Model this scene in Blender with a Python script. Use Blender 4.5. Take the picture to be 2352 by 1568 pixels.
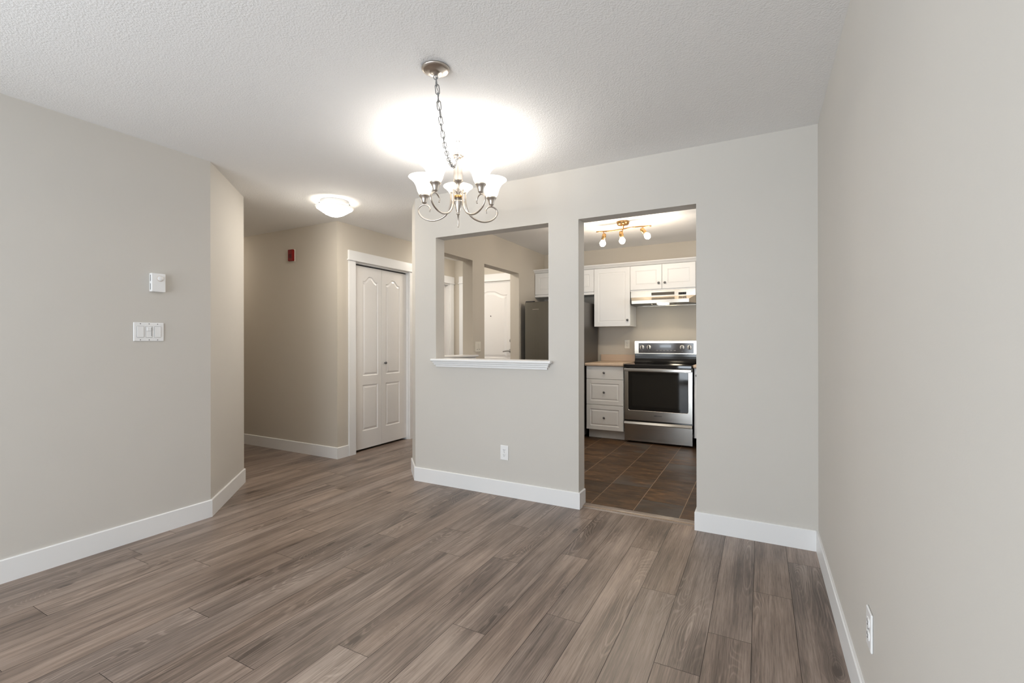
import bpy, bmesh, math, random
from mathutils import Matrix, Vector

# ------------------------------------------------------------------ scene, camera, light
for o in list(bpy.data.objects):
    bpy.data.objects.remove(o, do_unlink=True)
SC = bpy.context.scene
COL = SC.collection

cam_data = bpy.data.cameras.new('camera')
cam_data.sensor_fit = 'HORIZONTAL'
cam_data.sensor_width = 36.0
cam_data.lens = 1070.1 / 2352.0 * 36.0
cam_data.clip_start = 0.05
cam_data.clip_end = 60
cam = bpy.data.objects.new('camera', cam_data)
COL.objects.link(cam)
_fw = Vector((-0.470968, 0.882150, 0.000343)).normalized()
_r = Vector((0.882149, 0.470968, -0.001511))
_u = _r.cross(_fw).normalized()
_r = _fw.cross(_u).normalized()
cam.matrix_world = Matrix(((_r.x, _u.x, -_fw.x, 0), (_r.y, _u.y, -_fw.y, 0), (_r.z, _u.z, -_fw.z, 1.1994), (0, 0, 0, 1)))
SC.camera = cam

SC.view_settings.view_transform = 'Standard'
SC.view_settings.look = 'None'
SC.view_settings.gamma = 1.0
SC.view_settings.use_curve_mapping = False
SC.view_settings.exposure = 0.0
SC.cycles.use_denoising = True
SC.cycles.max_bounces = 10
SC.cycles.diffuse_bounces = 6
SC.cycles.glossy_bounces = 5
SC.cycles.sample_clamp_indirect = 6.0
SC.cycles.caustics_reflective = False
SC.cycles.caustics_refractive = False

world = bpy.data.worlds.new('sky')
SC.world = world
world.use_nodes = True
_bg = world.node_tree.nodes['Background']
_bg.inputs[0].default_value = (0.75, 0.87, 1.0, 1)
_bg.inputs[1].default_value = 1.0


def area_light(name, loc, rot, sx, sy, power, color):
    d = bpy.data.lights.new(name, 'AREA')
    d.shape = 'RECTANGLE'
    d.size, d.size_y = sx, sy
    d.energy = power
    d.color = color
    o = bpy.data.objects.new(name, d)
    COL.objects.link(o)
    o.location = loc
    o.rotation_euler = rot
    return o


# daylight entering through the glazed patio opening behind the camera, plus an added side fill
PI = math.pi
area_light('patio_daylight', (-1.5, -3.06, 1.08), (PI / 2 + 0.30, 0, 0), 2.6, 2.0, 146, (0.86, 0.935, 1.0))
area_light('added_side_fill', (-3.425, -1.65, 1.30), (PI / 2 + 0.25, 0, -PI / 2), 1.8, 1.5, 76, (0.86, 0.935, 1.0))  # unseen fill, added to brighten the right wall and ceiling
# added fill at an invented, unseen kitchen window, to brighten the lower cabinets
area_light('added_kitchen_fill', (0.375, 4.45, 1.55), (0, PI / 2, 0), 0.9, 1.1, 9, (0.86, 0.935, 1.0))

CH_POWER = 3.2      # each chandelier bulb (W)
DOME_GLOW = 57.0
TRACK_POWER = 7.5
H = 2.44
R = random.Random(7)

# ------------------------------------------------------------------ materials


def new_mat(name):
    m = bpy.data.materials.new(name)
    m.use_nodes = True
    nt = m.node_tree
    return m, nt, nt.nodes['Principled BSDF']


def N(nt, t, **kw):
    n = nt.nodes.new(t)
    for k, v in kw.items():
        setattr(n, k, v)
    return n


def setin(n, **kw):
    for k, v in kw.items():
        n.inputs[k.replace('_', ' ')].default_value = v


def math_node(nt, op, a, b=None, c=None):
    n = nt.nodes.new('ShaderNodeMath')
    n.operation = op
    for i, v in enumerate((a, b, c)):
        if v is None:
            continue
        if isinstance(v, (int, float)):
            n.inputs[i].default_value = v
        else:
            nt.links.new(v, n.inputs[i])
    return n.outputs[0]


def simple(name, color, rough=0.5, metal=0.0, spec=0.5, noise=0.0, nscale=60.0, bump=0.0, bscale=200.0, bdist=0.002, coat=0.0):
    m, nt, b = new_mat(name)
    b.inputs['Base Color'].default_value = (*color, 1)
    b.inputs['Roughness'].default_value = rough
    b.inputs['Metallic'].default_value = metal
    b.inputs['Specular IOR Level'].default_value = spec
    b.inputs['Coat Weight'].default_value = coat
    tc = N(nt, 'ShaderNodeTexCoord')
    if noise:
        n = N(nt, 'ShaderNodeTexNoise')
        n.inputs['Scale'].default_value = nscale
        n.inputs['Detail'].default_value = 3
        nt.links.new(tc.outputs['Object'], n.inputs['Vector'])
        mx = N(nt, 'ShaderNodeMix', data_type='RGBA')
        mx.inputs['A'].default_value = (*[c * (1 - noise) for c in color], 1)
        mx.inputs['B'].default_value = (*[min(1, c * (1 + noise)) for c in color], 1)
        nt.links.new(n.outputs['Fac'], mx.inputs['Factor'])
        nt.links.new(mx.outputs['Result'], b.inputs['Base Color'])
    if bump:
        n = N(nt, 'ShaderNodeTexNoise')
        n.inputs['Scale'].default_value = bscale
        n.inputs['Detail'].default_value = 2
        nt.links.new(tc.outputs['Object'], n.inputs['Vector'])
        bp = N(nt, 'ShaderNodeBump')
        bp.inputs['Strength'].default_value = bump
        bp.inputs['Distance'].default_value = bdist
        nt.links.new(n.outputs['Fac'], bp.inputs['Height'])
        nt.links.new(bp.outputs['Normal'], b.inputs['Normal'])
    return m


def brushed(name, color, rough, stretch=(2, 2, 300), var=0.12):
    """brushed metal: fine streaks along x or y from stretched noise"""
    m, nt, b = new_mat(name)
    b.inputs['Metallic'].default_value = 1.0
    tc = N(nt, 'ShaderNodeTexCoord')
    mp = N(nt, 'ShaderNodeMapping')
    mp.inputs['Scale'].default_value = stretch
    nt.links.new(tc.outputs['Object'], mp.inputs['Vector'])
    n = N(nt, 'ShaderNodeTexNoise')
    n.inputs['Scale'].default_value = 1.0
    n.inputs['Detail'].default_value = 3
    nt.links.new(mp.outputs['Vector'], n.inputs['Vector'])
    mx = N(nt, 'ShaderNodeMix', data_type='RGBA')
    mx.inputs['A'].default_value = (*[c * (1 - var) for c in color], 1)
    mx.inputs['B'].default_value = (*[min(1, c * (1 + var)) for c in color], 1)
    nt.links.new(n.outputs['Fac'], mx.inputs['Factor'])
    nt.links.new(mx.outputs['Result'], b.inputs['Base Color'])
    r = math_node(nt, 'MULTIPLY_ADD', n.outputs['Fac'], 0.12, rough - 0.06)
    nt.links.new(r, b.inputs['Roughness'])
    return m


def glow(name, base, color, strength, trans=0.5):
    """lit frosted glass of a lamp"""
    m, nt, b = new_mat(name)
    b.inputs['Base Color'].default_value = (*base, 1)
    b.inputs['Roughness'].default_value = 0.25
    b.inputs['Emission Color'].default_value = (*color, 1)
    b.inputs['Emission Strength'].default_value = strength
    if trans:
        t = N(nt, 'ShaderNodeBsdfTranslucent')
        t.inputs['Color'].default_value = (*base, 1)
        mx = N(nt, 'ShaderNodeMixShader')
        mx.inputs[0].default_value = trans
        nt.links.new(b.outputs[0], mx.inputs[1])
        nt.links.new(t.outputs[0], mx.inputs[2])
        nt.links.new(mx.outputs[0], nt.nodes['Material Output'].inputs[0])
    return m


WALL = simple('wall_paint', (0.588, 0.562, 0.522), 0.7, spec=0.3, noise=0.012, nscale=4, bump=0.12, bscale=260, bdist=0.0012)
TAN = simple('warmer_wall_colour', (0.575, 0.53, 0.462), 0.7, spec=0.3, noise=0.012, nscale=4, bump=0.12, bscale=260, bdist=0.0012)  # warmer wall tone for kitchen and hallway
CEIL = simple('ceiling_stipple', (0.84, 0.838, 0.835), 0.9, spec=0.1, bump=0.55, bscale=135, bdist=0.004)
TRIM = simple('trim_paint', (0.80, 0.80, 0.80), 0.38, noise=0.01, nscale=8)
DOORW = simple('door_paint', (0.79, 0.775, 0.765), 0.32, noise=0.012, nscale=10, bump=0.05, bscale=150, bdist=0.001)
CABW = simple('cabinet_white', (0.80, 0.795, 0.785), 0.35, noise=0.012, nscale=10)
PLASTIC = simple('white_plastic', (0.82, 0.82, 0.82), 0.3, noise=0.01)
CREAM = simple('cream_plastic', (0.78, 0.74, 0.66), 0.35, noise=0.01)
DARK = simple('dark_slot', (0.03, 0.03, 0.033), 0.85, spec=0.1, noise=0.1)
GAPG = simple('painted_gap_shade', (0.30, 0.30, 0.30), 0.7, spec=0.1, noise=0.05)  # grey that paints the shade in the gaps of the switch plate
PEWTER = simple('dark_pewter', (0.16, 0.16, 0.165), 0.38, metal=0.7, noise=0.1)
STEEL = brushed('stainless_steel', (0.47, 0.455, 0.43), 0.20, (1.5, 1.5, 260))
KNOBST = simple('satin_knob', (0.78, 0.77, 0.75), 0.42, metal=0.55, noise=0.03)
HOODSTEEL = brushed('hood_steel', (0.66, 0.61, 0.54), 0.22, (1.5, 1.5, 260))
NICKEL = brushed('brushed_nickel', (0.58, 0.53, 0.48), 0.30, (40, 40, 40), 0.08)
CHAINM = simple('chain_nickel', (0.26, 0.26, 0.265), 0.42, metal=0.6, noise=0.05)
SATIN = simple('satin_chrome', (0.34, 0.335, 0.33), 0.35, metal=0.8, noise=0.05)
BRASS = brushed('antique_brass', (0.66, 0.40, 0.17), 0.26, (30, 30, 30), 0.1)
BLACKGL = simple('black_glass', (0.006, 0.006, 0.007), 0.05, spec=0.6, noise=0.05)
OVENGL = simple('oven_glass', (0.006, 0.0055, 0.005), 0.04, spec=0.45, noise=0.05)
BLACKEN = simple('black_enamel', (0.006, 0.006, 0.0065), 0.14, spec=0.6, noise=0.05)
PANELG = simple('control_glass', (0.045, 0.038, 0.036), 0.12, spec=0.6, noise=0.15, nscale=12)
FRIDGE = brushed('dark_stainless', (0.20, 0.19, 0.165), 0.30, (200, 200, 1.5), 0.10)
FRIDGESIDE = simple('fridge_side', (0.085, 0.078, 0.072), 0.38, metal=0.25, noise=0.05)
LAMI = simple('tan_laminate', (0.60, 0.46, 0.34), 0.38, noise=0.10, nscale=160)
RED = simple('red_enamel', (0.20, 0.007, 0.006), 0.6, spec=0.2, noise=0.08, nscale=30)
THRESH = simple('threshold_wood', (0.235, 0.185, 0.150), 0.22, noise=0.15, nscale=40)
CAULK = simple('grout', (0.33, 0.235, 0.160), 0.85, noise=0.15, nscale=50)
SEAM = simple('plank_seam', (0.05, 0.042, 0.037), 0.8, noise=0.1)
SHADE = glow('lit_shade_glass', (0.9, 0.88, 0.84), (1.0, 0.96, 0.90), 1.15, 0.5)
DOMEG = glow('lit_dome_glass', (0.9, 0.88, 0.84), (1.0, 0.92, 0.80), DOME_GLOW, 0)
DOMEDIM = glow('added_dome_glass', (0.9, 0.88, 0.84), (1.0, 0.90, 0.77), 16.0, 0)  # weaker glow for the added corridor and kitchen domes
DOMELIP = glow('dome_glass_lip', (0.9, 0.89, 0.87), (1.0, 0.92, 0.80), 0.55, 0)
BULB = glow('lit_bulb', (0.9, 0.88, 0.84), (1.0, 0.88, 0.70), 18.0, 0)
HOODLAMP = glow('lit_hood_lens', (0.9, 0.88, 0.84), (1.0, 0.88, 0.66), 22.0, 0)


def wood_floor():
    m, nt, b = new_mat('oak_laminate')
    L = nt.links
    uv = N(nt, 'ShaderNodeUVMap', uv_map='plank')
    at = N(nt, 'ShaderNodeAttribute', attribute_name='seed')
    sep = N(nt, 'ShaderNodeSeparateColor')
    L.new(at.outputs['Color'], sep.inputs[0])
    su = N(nt, 'ShaderNodeSeparateXYZ')
    L.new(uv.outputs[0], su.inputs[0])
    u, v = su.outputs[0], su.outputs[1]
    zed = math_node(nt, 'MULTIPLY', sep.outputs[1], 91.0)

    def tex(kind, a, c, detail=2.0, dist=0.0, zoff=0.0, rough=0.5):
        cx = N(nt, 'ShaderNodeCombineXYZ')
        if kind == 'ShaderNodeTexVoronoi':
            L.new(math_node(nt, 'ADD', math_node(nt, 'MULTIPLY', u, a), math_node(nt, 'MULTIPLY', zed, 3.17)), cx.inputs[0])
            L.new(math_node(nt, 'ADD', math_node(nt, 'MULTIPLY', v, c), math_node(nt, 'MULTIPLY', zed, 1.71)), cx.inputs[1])
        else:
            L.new(math_node(nt, 'MULTIPLY', u, a), cx.inputs[0])
            L.new(math_node(nt, 'MULTIPLY', v, c), cx.inputs[1])
        L.new(math_node(nt, 'ADD', zed, zoff), cx.inputs[2])
        n = N(nt, kind)
        if kind == 'ShaderNodeTexVoronoi':
            n.voronoi_dimensions = '2D'
        n.inputs['Scale'].default_value = 1.0
        if kind == 'ShaderNodeTexNoise':
            n.inputs['Detail'].default_value = detail
            n.inputs['Distortion'].default_value = dist
            n.inputs['Roughness'].default_value = rough
        L.new(cx.outputs[0], n.inputs['Vector'])
        return n

    def smooth(x, lo, hi, a=0.0, c=1.0):
        mr = N(nt, 'ShaderNodeMapRange', interpolation_type='SMOOTHSTEP')
        L.new(x, mr.inputs['Value'])
        for k, val in (('From Min', lo), ('From Max', hi), ('To Min', a), ('To Max', c)):
            mr.inputs[k].default_value = val
        return mr.outputs[0]

    # knots warp the grain around them
    kn = tex('ShaderNodeTexVoronoi', 2.1, 5.6, zoff=3.3)
    kcol = N(nt, 'ShaderNodeSeparateColor')
    L.new(kn.outputs['Color'], kcol.inputs[0])
    konly = smooth(kcol.outputs[0], 0.74, 0.78)
    kd = kn.outputs['Distance']
    kwarp = math_node(nt, 'MULTIPLY', smooth(kd, 0.0, 0.50, 1.0, 0.0), konly)
    kcore = math_node(nt, 'MULTIPLY', smooth(kd, 0.015, 0.10, 1.0, 0.0), konly)
    # cathedral grain: contour lines of a stretched field
    fld = tex('ShaderNodeTexNoise', 1.0, 6.5, 1.6, 0.25)
    wob = tex('ShaderNodeTexNoise', 9.0, 40.0, 2.0, 0.0, 7.7)
    f2 = math_node(nt, 'ADD', fld.outputs['Fac'], math_node(nt, 'MULTIPLY', wob.outputs['Fac'], 0.018))
    f2 = math_node(nt, 'ADD', f2, math_node(nt, 'MULTIPLY', kwarp, 0.22))
    ring = math_node(nt, 'SINE', math_node(nt, 'MULTIPLY', f2, 210.0))
    ring = smooth(ring, 0.25, 1.0)
    msk = tex('ShaderNodeTexNoise', 0.9, 5.0, 1.0, 0.0, 21.0)
    mask = smooth(msk.outputs['Fac'], 0.50, 0.68)
    mask = math_node(nt, 'MAXIMUM', mask, math_node(nt, 'MULTIPLY', kwarp, 0.75))
    ringm = math_node(nt, 'MULTIPLY', ring, mask)
    # straight streaks, fibres, clouding
    st = tex('ShaderNodeTexNoise', 0.9, 26.0, 3.0, 0.3, 40.0, 0.6)
    fib = tex('ShaderNodeTexNoise', 5.0, 170.0, 4.0, 0.0, 55.0, 0.65)
    por = tex('ShaderNodeTexNoise', 13.0, 420.0, 1.0, 0.0, 61.0)
    cl = tex('ShaderNodeTexNoise', 1.6, 5.0, 2.0, 0.2, 77.0)
    t = math_node(nt, 'MULTIPLY_ADD', st.outputs['Fac'], 0.95, -0.475)
    t = math_node(nt, 'ADD', t, math_node(nt, 'MULTIPLY_ADD', fib.outputs['Fac'], 1.05, -0.525))
    t = math_node(nt, 'ADD', t, math_node(nt, 'MULTIPLY_ADD', cl.outputs['Fac'], 1.0, -0.50))
    t = math_node(nt, 'ADD', t, math_node(nt, 'MULTIPLY', ringm, 0.27))
    t = math_node(nt, 'ADD', t, math_node(nt, 'MULTIPLY', mask, -0.16))
    t = math_node(nt, 'ADD', t, math_node(nt, 'MULTIPLY_ADD', sep.outputs[0], 0.26, -0.13))
    t = math_node(nt, 'ADD', t, math_node(nt, 'MULTIPLY', smooth(por.outputs['Fac'], 0.54, 0.68), -0.16))
    t = math_node(nt, 'ADD', t, math_node(nt, 'MULTIPLY', kcore, -0.62))
    t = math_node(nt, 'ADD', t, math_node(nt, 'MULTIPLY', kwarp, -0.14))
    t = math_node(nt, 'ADD', t, 0.5)
    rp = N(nt, 'ShaderNodeValToRGB')
    L.new(t, rp.inputs[0])
    e = rp.color_ramp.elements
    e[0].position, e[0].color = 0.0, (0.076, 0.056, 0.044, 1)
    e[1].position, e[1].color = 1.0, (0.400, 0.322, 0.264, 1)
    x = e.new(0.33); x.color = (0.158, 0.121, 0.097, 1)
    x = e.new(0.55); x.color = (0.236, 0.184, 0.150, 1)
    x = e.new(0.75); x.color = (0.310, 0.247, 0.204, 1)
    hue = N(nt, 'ShaderNodeMix', data_type='RGBA', blend_type='MULTIPLY')
    hue.inputs['Factor'].default_value = 1.0
    tint = N(nt, 'ShaderNodeMix', data_type='RGBA')
    tint.inputs['A'].default_value = (1.045, 0.98, 0.945, 1)
    tint.inputs['B'].default_value = (0.985, 0.99, 1.03, 1)
    tn = tex('ShaderNodeTexNoise', 1.2, 7.0, 1.0, 0.0, 90.0)
    tf = math_node(nt, 'ADD', math_node(nt, 'MULTIPLY', tn.outputs['Fac'], 0.7), math_node(nt, 'MULTIPLY_ADD', sep.outputs[2], 0.6, -0.15))
    L.new(tf, tint.inputs['Factor'])
    L.new(rp.outputs[0], hue.inputs['A'])
    L.new(tint.outputs['Result'], hue.inputs['B'])
    L.new(hue.outputs['Result'], b.inputs['Base Color'])
    L.new(math_node(nt, 'MULTIPLY_ADD', fib.outputs['Fac'], 0.16, 0.26), b.inputs['Roughness'])
    b.inputs['Specular IOR Level'].default_value = 0.5
    bp = N(nt, 'ShaderNodeBump')
    bp.inputs['Strength'].default_value = 0.12
    bp.inputs['Distance'].default_value = 0.001
    L.new(fib.outputs['Fac'], bp.inputs['Height'])
    L.new(bp.outputs['Normal'], b.inputs['Normal'])
    return m


def slate_tile():
    m, nt, b = new_mat('brown_slate_tile')
    L = nt.links
    uv = N(nt, 'ShaderNodeUVMap', uv_map='plank')
    at = N(nt, 'ShaderNodeAttribute', attribute_name='seed')
    sep = N(nt, 'ShaderNodeSeparateColor')
    L.new(at.outputs['Color'], sep.inputs[0])
    su = N(nt, 'ShaderNodeSeparateXYZ')
    L.new(uv.outputs[0], su.inputs[0])

    def tex(a, c, detail, zoff, dist=0.0):
        cx = N(nt, 'ShaderNodeCombineXYZ')
        L.new(math_node(nt, 'MULTIPLY', su.outputs[1], a), cx.inputs[0])
        L.new(math_node(nt, 'MULTIPLY', su.outputs[0], c), cx.inputs[1])
        L.new(math_node(nt, 'MULTIPLY_ADD', sep.outputs[1], 63.0, zoff), cx.inputs[2])
        n = N(nt, 'ShaderNodeTexNoise')
        n.inputs['Scale'].default_value = 1.0
        n.inputs['Detail'].default_value = detail
        n.inputs['Distortion'].default_value = dist
        L.new(cx.outputs[0], n.inputs['Vector'])
        return n.outputs['Fac']
    a = tex(6, 17, 5, 0, 0.6)
    c = tex(22, 70, 4, 9)
    g = tex(4, 5, 2, 30)
    t = math_node(nt, 'ADD', math_node(nt, 'MULTIPLY', a, 0.75), math_node(nt, 'MULTIPLY', c, 0.35))
    t = math_node(nt, 'ADD', t, math_node(nt, 'MULTIPLY_ADD', sep.outputs[0], 0.16, -0.14))
    rp = N(nt, 'ShaderNodeValToRGB')
    L.new(t, rp.inputs[0])
    e = rp.color_ramp.elements
    e[0].position, e[0].color = 0.25, (0.026, 0.014, 0.007, 1)
    e[1].position, e[1].color = 0.85, (0.300, 0.160, 0.072, 1)
    x = e.new(0.48); x.color = (0.066, 0.035, 0.016, 1)
    x = e.new(0.64); x.color = (0.122, 0.062, 0.026, 1)
    mx = N(nt, 'ShaderNodeMix', data_type='RGBA')
    L.new(rp.outputs[0], mx.inputs['A'])
    mx.inputs['B'].default_value = (0.085, 0.072, 0.062, 1)
    gg = math_node(nt, 'ADD', g, math_node(nt, 'MULTIPLY_ADD', sep.outputs[2], 0.5, -0.35))
    mr = N(nt, 'ShaderNodeMapRange', interpolation_type='SMOOTHSTEP')
    L.new(gg, mr.inputs['Value'])
    mr.inputs['From Min'].default_value = 0.42
    mr.inputs['From Max'].default_value = 0.75
    mr.inputs['To Max'].default_value = 0.75
    L.new(mr.outputs[0], mx.inputs['Factor'])
    L.new(mx.outputs['Result'], b.inputs['Base Color'])
    b.inputs['Roughness'].default_value = 0.5
    b.inputs['Specular IOR Level'].default_value = 0.3
    bp = N(nt, 'ShaderNodeBump')
    bp.inputs['Strength'].default_value = 0.3
    bp.inputs['Distance'].default_value = 0.002
    L.new(c, bp.inputs['Height'])
    L.new(bp.outputs['Normal'], b.inputs['Normal'])
    return m


WOOD = wood_floor()
TILE = slate_tile()

# ------------------------------------------------------------------ mesh builder


def offset_poly(P, d):
    """inward offset of a CCW polygon by d (mitred)"""
    n = len(P)
    out = []
    for i in range(n):
        a, p, c = Vector(P[i - 1]), Vector(P[i]), Vector(P[(i + 1) % n])
        e1, e2 = (p - a).normalized(), (c - p).normalized()
        n1, n2 = Vector((-e1.y, e1.x)), Vector((-e2.y, e2.x))
        k = n1 + n2
        s = k.dot(n1)
        out.append(tuple(p + k * (d / max(s, 0.25))))
    return out


def rounded_rect(x0, x1, z0, z1, rad, n=6):
    """CCW; rad = (bl, br, tr, tl)"""
    pts = []
    for (cx, cz, a0, r) in ((x0 + rad[0], z0 + rad[0], PI, rad[0]), (x1 - rad[1], z0 + rad[1], 1.5 * PI, rad[1]),
                            (x1 - rad[2], z1 - rad[2], 0, rad[2]), (x0 + rad[3], z1 - rad[3], PI / 2, rad[3])):
        if r < 1e-6:
            pts.append((cx, cz))
            continue
        for i in range(n + 1):
            a = a0 + i / n * PI / 2
            pts.append((cx + r * math.cos(a), cz + r * math.sin(a)))
    return pts


def arch_outline(x0, x1, z0, zs, zp, n=20):
    """panel outline with ogee (cathedral) top; zs shoulder height, zp peak height"""
    pts = [(x0, z0), (x1, z0), (x1, zs)]
    w = x1 - x0
    for i in range(1, n):
        t = 1 - i / n
        s = abs(2 * t - 1)
        flat = 0.80
        if s > flat:
            h = 0.0
        else:
            q = min(1.0, 1.22 * (flat - s) / flat)
            h = q * q * (3 - 2 * q)
        pts.append((x0 + w * t, zs + (zp - zs) * h))
    pts.append((x0, zs))
    return pts


RECESS = [(0.0, 0.0), (0.006, 0.006), (0.014, 0.007), (0.032, 0.001)]
ROUTED = [(0.0, 0.0), (0.003, 0.003), (0.008, 0.003), (0.014, 0.0005)]
RAISED = [(0.0, 0.0), (0.005, 0.005), (0.010, 0.0055), (0.026, 0.0005)]


class MB:
    def __init__(self, M=None):
        self.bm = bmesh.new()
        self.M = M

    def box(self, x0, x1, y0, y1, z0, z1, bev=0.0, seg=2):
        t = bmesh.new()
        c = ((x0 + x1) / 2, (y0 + y1) / 2, (z0 + z1) / 2)
        bmesh.ops.create_cube(t, size=1.0, matrix=Matrix.Translation(c) @ Matrix.Diagonal((x1 - x0, y1 - y0, z1 - z0, 1)))
        if bev:
            bmesh.ops.bevel(t, geom=list(t.edges), offset=bev, segments=seg, affect='EDGES', profile=0.5)
        self._merge(t)
        return self

    def _merge(self, t):
        me = bpy.data.meshes.new('tmp')
        t.to_mesh(me)
        t.free()
        self.bm.from_mesh(me)
        bpy.data.meshes.remove(me)

    def prism(self, poly, z0, z1):
        bm = self.bm
        a = [bm.verts.new((x, y, z0)) for x, y in poly]
        b = [bm.verts.new((x, y, z1)) for x, y in poly]
        n = len(poly)
        for i in range(n):
            bm.faces.new((a[i], a[(i + 1) % n], b[(i + 1) % n], b[i]))
        bm.faces.new(list(reversed(a)))
        bm.faces.new(b)
        return self

    def xprism(self, prof, x0, x1):
        """profile of (y, z) extruded along x"""
        bm = self.bm
        a = [bm.verts.new((x0, y, z)) for y, z in prof]
        b = [bm.verts.new((x1, y, z)) for y, z in prof]
        n = len(prof)
        for i in range(n):
            bm.faces.new((a[i], a[(i + 1) % n], b[(i + 1) % n], b[i]))
        bm.faces.new(list(reversed(a)))
        bm.faces.new(b)
        bmesh.ops.recalc_face_normals(bm, faces=bm.faces[:])
        return self

    def sweep(self, path, prof, closed_ends=True):
        """vertical profile (d, z) swept along a 2D polyline, d to the left of travel"""
        bm = self.bm
        rings = []
        n = len(path)
        for i in range(n):
            p = Vector(path[i])
            d1 = (p - Vector(path[i - 1])).normalized() if i else None
            d2 = (Vector(path[i + 1]) - p).normalized() if i < n - 1 else None
            d1 = d1 or d2
            d2 = d2 or d1
            n1, n2 = Vector((-d1.y, d1.x)), Vector((-d2.y, d2.x))
            k = n1 + n2
            k = k / max(k.dot(n1), 0.2)
            rings.append([bm.verts.new((p.x + k.x * d, p.y + k.y * d, z)) for d, z in prof])
        m = len(prof)
        for i in range(n - 1):
            for j in range(m):
                bm.faces.new((rings[i][j], rings[i + 1][j], rings[i + 1][(j + 1) % m], rings[i][(j + 1) % m]))
        bm.faces.new(rings[0])
        bm.faces.new(list(reversed(rings[-1])))
        bmesh.ops.recalc_face_normals(bm, faces=bm.faces[:])
        return self

    def lathe(self, prof, origin=(0, 0, 0), axis=(0, 0, 1), n=32, closed=False):
        """profile of (r, h); h along axis"""
        bm = self.bm
        q = Vector((0, 0, 1)).rotation_difference(Vector(axis).normalized()).to_matrix()
        o = Vector(origin)
        rings = []
        for r, h in prof:
            if r < 1e-6:
                rings.append([bm.verts.new(o + q @ Vector((0, 0, h)))])
            else:
                rings.append([bm.verts.new(o + q @ Vector((r * math.cos(2 * PI * k / n), r * math.sin(2 * PI * k / n), h))) for k in range(n)])
        seq = list(zip(rings[:-1], rings[1:]))
        if closed:
            seq.append((rings[-1], rings[0]))
        fs = []
        for a, b in seq:
            if len(a) == 1 and len(b) == 1:
                continue
            for k in range(n):
                k2 = (k + 1) % n
                if len(a) == 1:
                    fs.append(bm.faces.new((a[0], b[k2], b[k])))
                elif len(b) == 1:
                    fs.append(bm.faces.new((a[k], a[k2], b[0])))
                else:
                    fs.append(bm.faces.new((a[k], a[k2], b[k2], b[k])))
        if not closed:
            for rg, rev in ((rings[0], True), (rings[-1], False)):
                if len(rg) > 1:
                    bm.faces.new(list(reversed(rg)) if rev else rg)
        for f in fs:
            f.smooth = True
        bmesh.ops.recalc_face_normals(bm, faces=bm.faces[:])
        return self

    def ball(self, c, r, n=14, sz=1.0):
        m = max(6, n // 2)
        self.lathe([(r * math.sin(PI * i / m), -r * sz * math.cos(PI * i / m)) for i in range(m + 1)], c, n=n)
        return self

    def tube(self, pts, rad, n=10, closed=False):
        bm = self.bm
        P = [Vector(p) for p in pts]
        m = len(P)
        rads = rad if isinstance(rad, (list, tuple)) else [rad] * m
        T = []
        for i in range(m):
            if closed:
                T.append((P[(i + 1) % m] - P[i - 1]).normalized())
            else:
                T.append((P[min(i + 1, m - 1)] - P[max(i - 1, 0)]).normalized())
        up = Vector((0, 0, 1)) if abs(T[0].z) < 0.9 else Vector((1, 0, 0))
        nr = (up - T[0] * up.dot(T[0])).normalized()
        rings = []
        for i in range(m):
            nr = (nr - T[i] * nr.dot(T[i])).normalized()
            bi = T[i].cross(nr)
            rings.append([bm.verts.new(P[i] + (nr * math.cos(2 * PI * k / n) + bi * math.sin(2 * PI * k / n)) * rads[i]) for k in range(n)])
        fs = []
        for i in range(m if closed else m - 1):
            a, b = rings[i], rings[(i + 1) % m]
            for k in range(n):
                fs.append(bm.faces.new((a[k], a[(k + 1) % n], b[(k + 1) % n], b[k])))
        if not closed:
            bm.faces.new(list(reversed(rings[0])))
            bm.faces.new(rings[-1])
        for f in fs:
            f.smooth = True
        bmesh.ops.recalc_face_normals(bm, faces=bm.faces[:])
        return self

    def slab(self, w0, w1, z0, z1, y0, th, outlines=(), prof=RECESS, outer=None):
        """upright slab facing -y: front at y0, back at y0+th; outlines = moulded panels (CCW in x,z)"""
        t = bmesh.new()
        O = outer or [(w0, z0), (w1, z0), (w1, z1), (w0, z1)]
        ov = [t.verts.new((x, y0, z)) for x, z in O]
        edges = [t.edges.new((ov[i], ov[(i + 1) % len(ov)])) for i in range(len(ov))]
        loops = []
        for P in outlines:
            vs = [t.verts.new((x, y0, z)) for x, z in P]
            edges += [t.edges.new((vs[i], vs[(i + 1) % len(vs)])) for i in range(len(vs))]
            loops.append((P, vs))
        bmesh.ops.triangle_fill(t, use_beauty=True, use_dissolve=False, edges=edges, normal=(0, -1, 0))
        for P, vs in loops:
            prev = vs
            for ins, dep in prof[1:]:
                Q = offset_poly(P, ins)
                cur = [t.verts.new((x, y0 + dep, z)) for x, z in Q]
                for i in range(len(P)):
                    j = (i + 1) % len(P)
                    t.faces.new((prev[i], prev[j], cur[j], cur[i]))
                prev = cur
            t.faces.new(prev)
        bk = [t.verts.new((x, y0 + th, z)) for x, z in O]
        for i in range(len(O)):
            j = (i + 1) % len(O)
            t.faces.new((ov[j], ov[i], bk[i], bk[j]))
        t.faces.new(bk)
        bmesh.ops.recalc_face_normals(t, faces=t.faces[:])
        self._merge(t)
        return self

    def wall(self, o, d, nrm, L, z0, z1, th, holes=()):
        """wall with rectangular holes (u0,u1,z0,z1); face at o, solid towards nrm"""
        us = sorted({0, L, *[h[0] for h in holes], *[h[1] for h in holes]})
        zs = sorted({z0, z1, *[h[2] for h in holes], *[h[3] for h in holes]})
        bm = self.bm

        def solid(i, j):
            if i < 0 or j < 0 or i >= len(us) - 1 or j >= len(zs) - 1:
                return False
            cu, cz = (us[i] + us[i + 1]) / 2, (zs[j] + zs[j + 1]) / 2
            return not any(h[0] < cu < h[1] and h[2] < cz < h[3] for h in holes)
        V = {}

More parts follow.
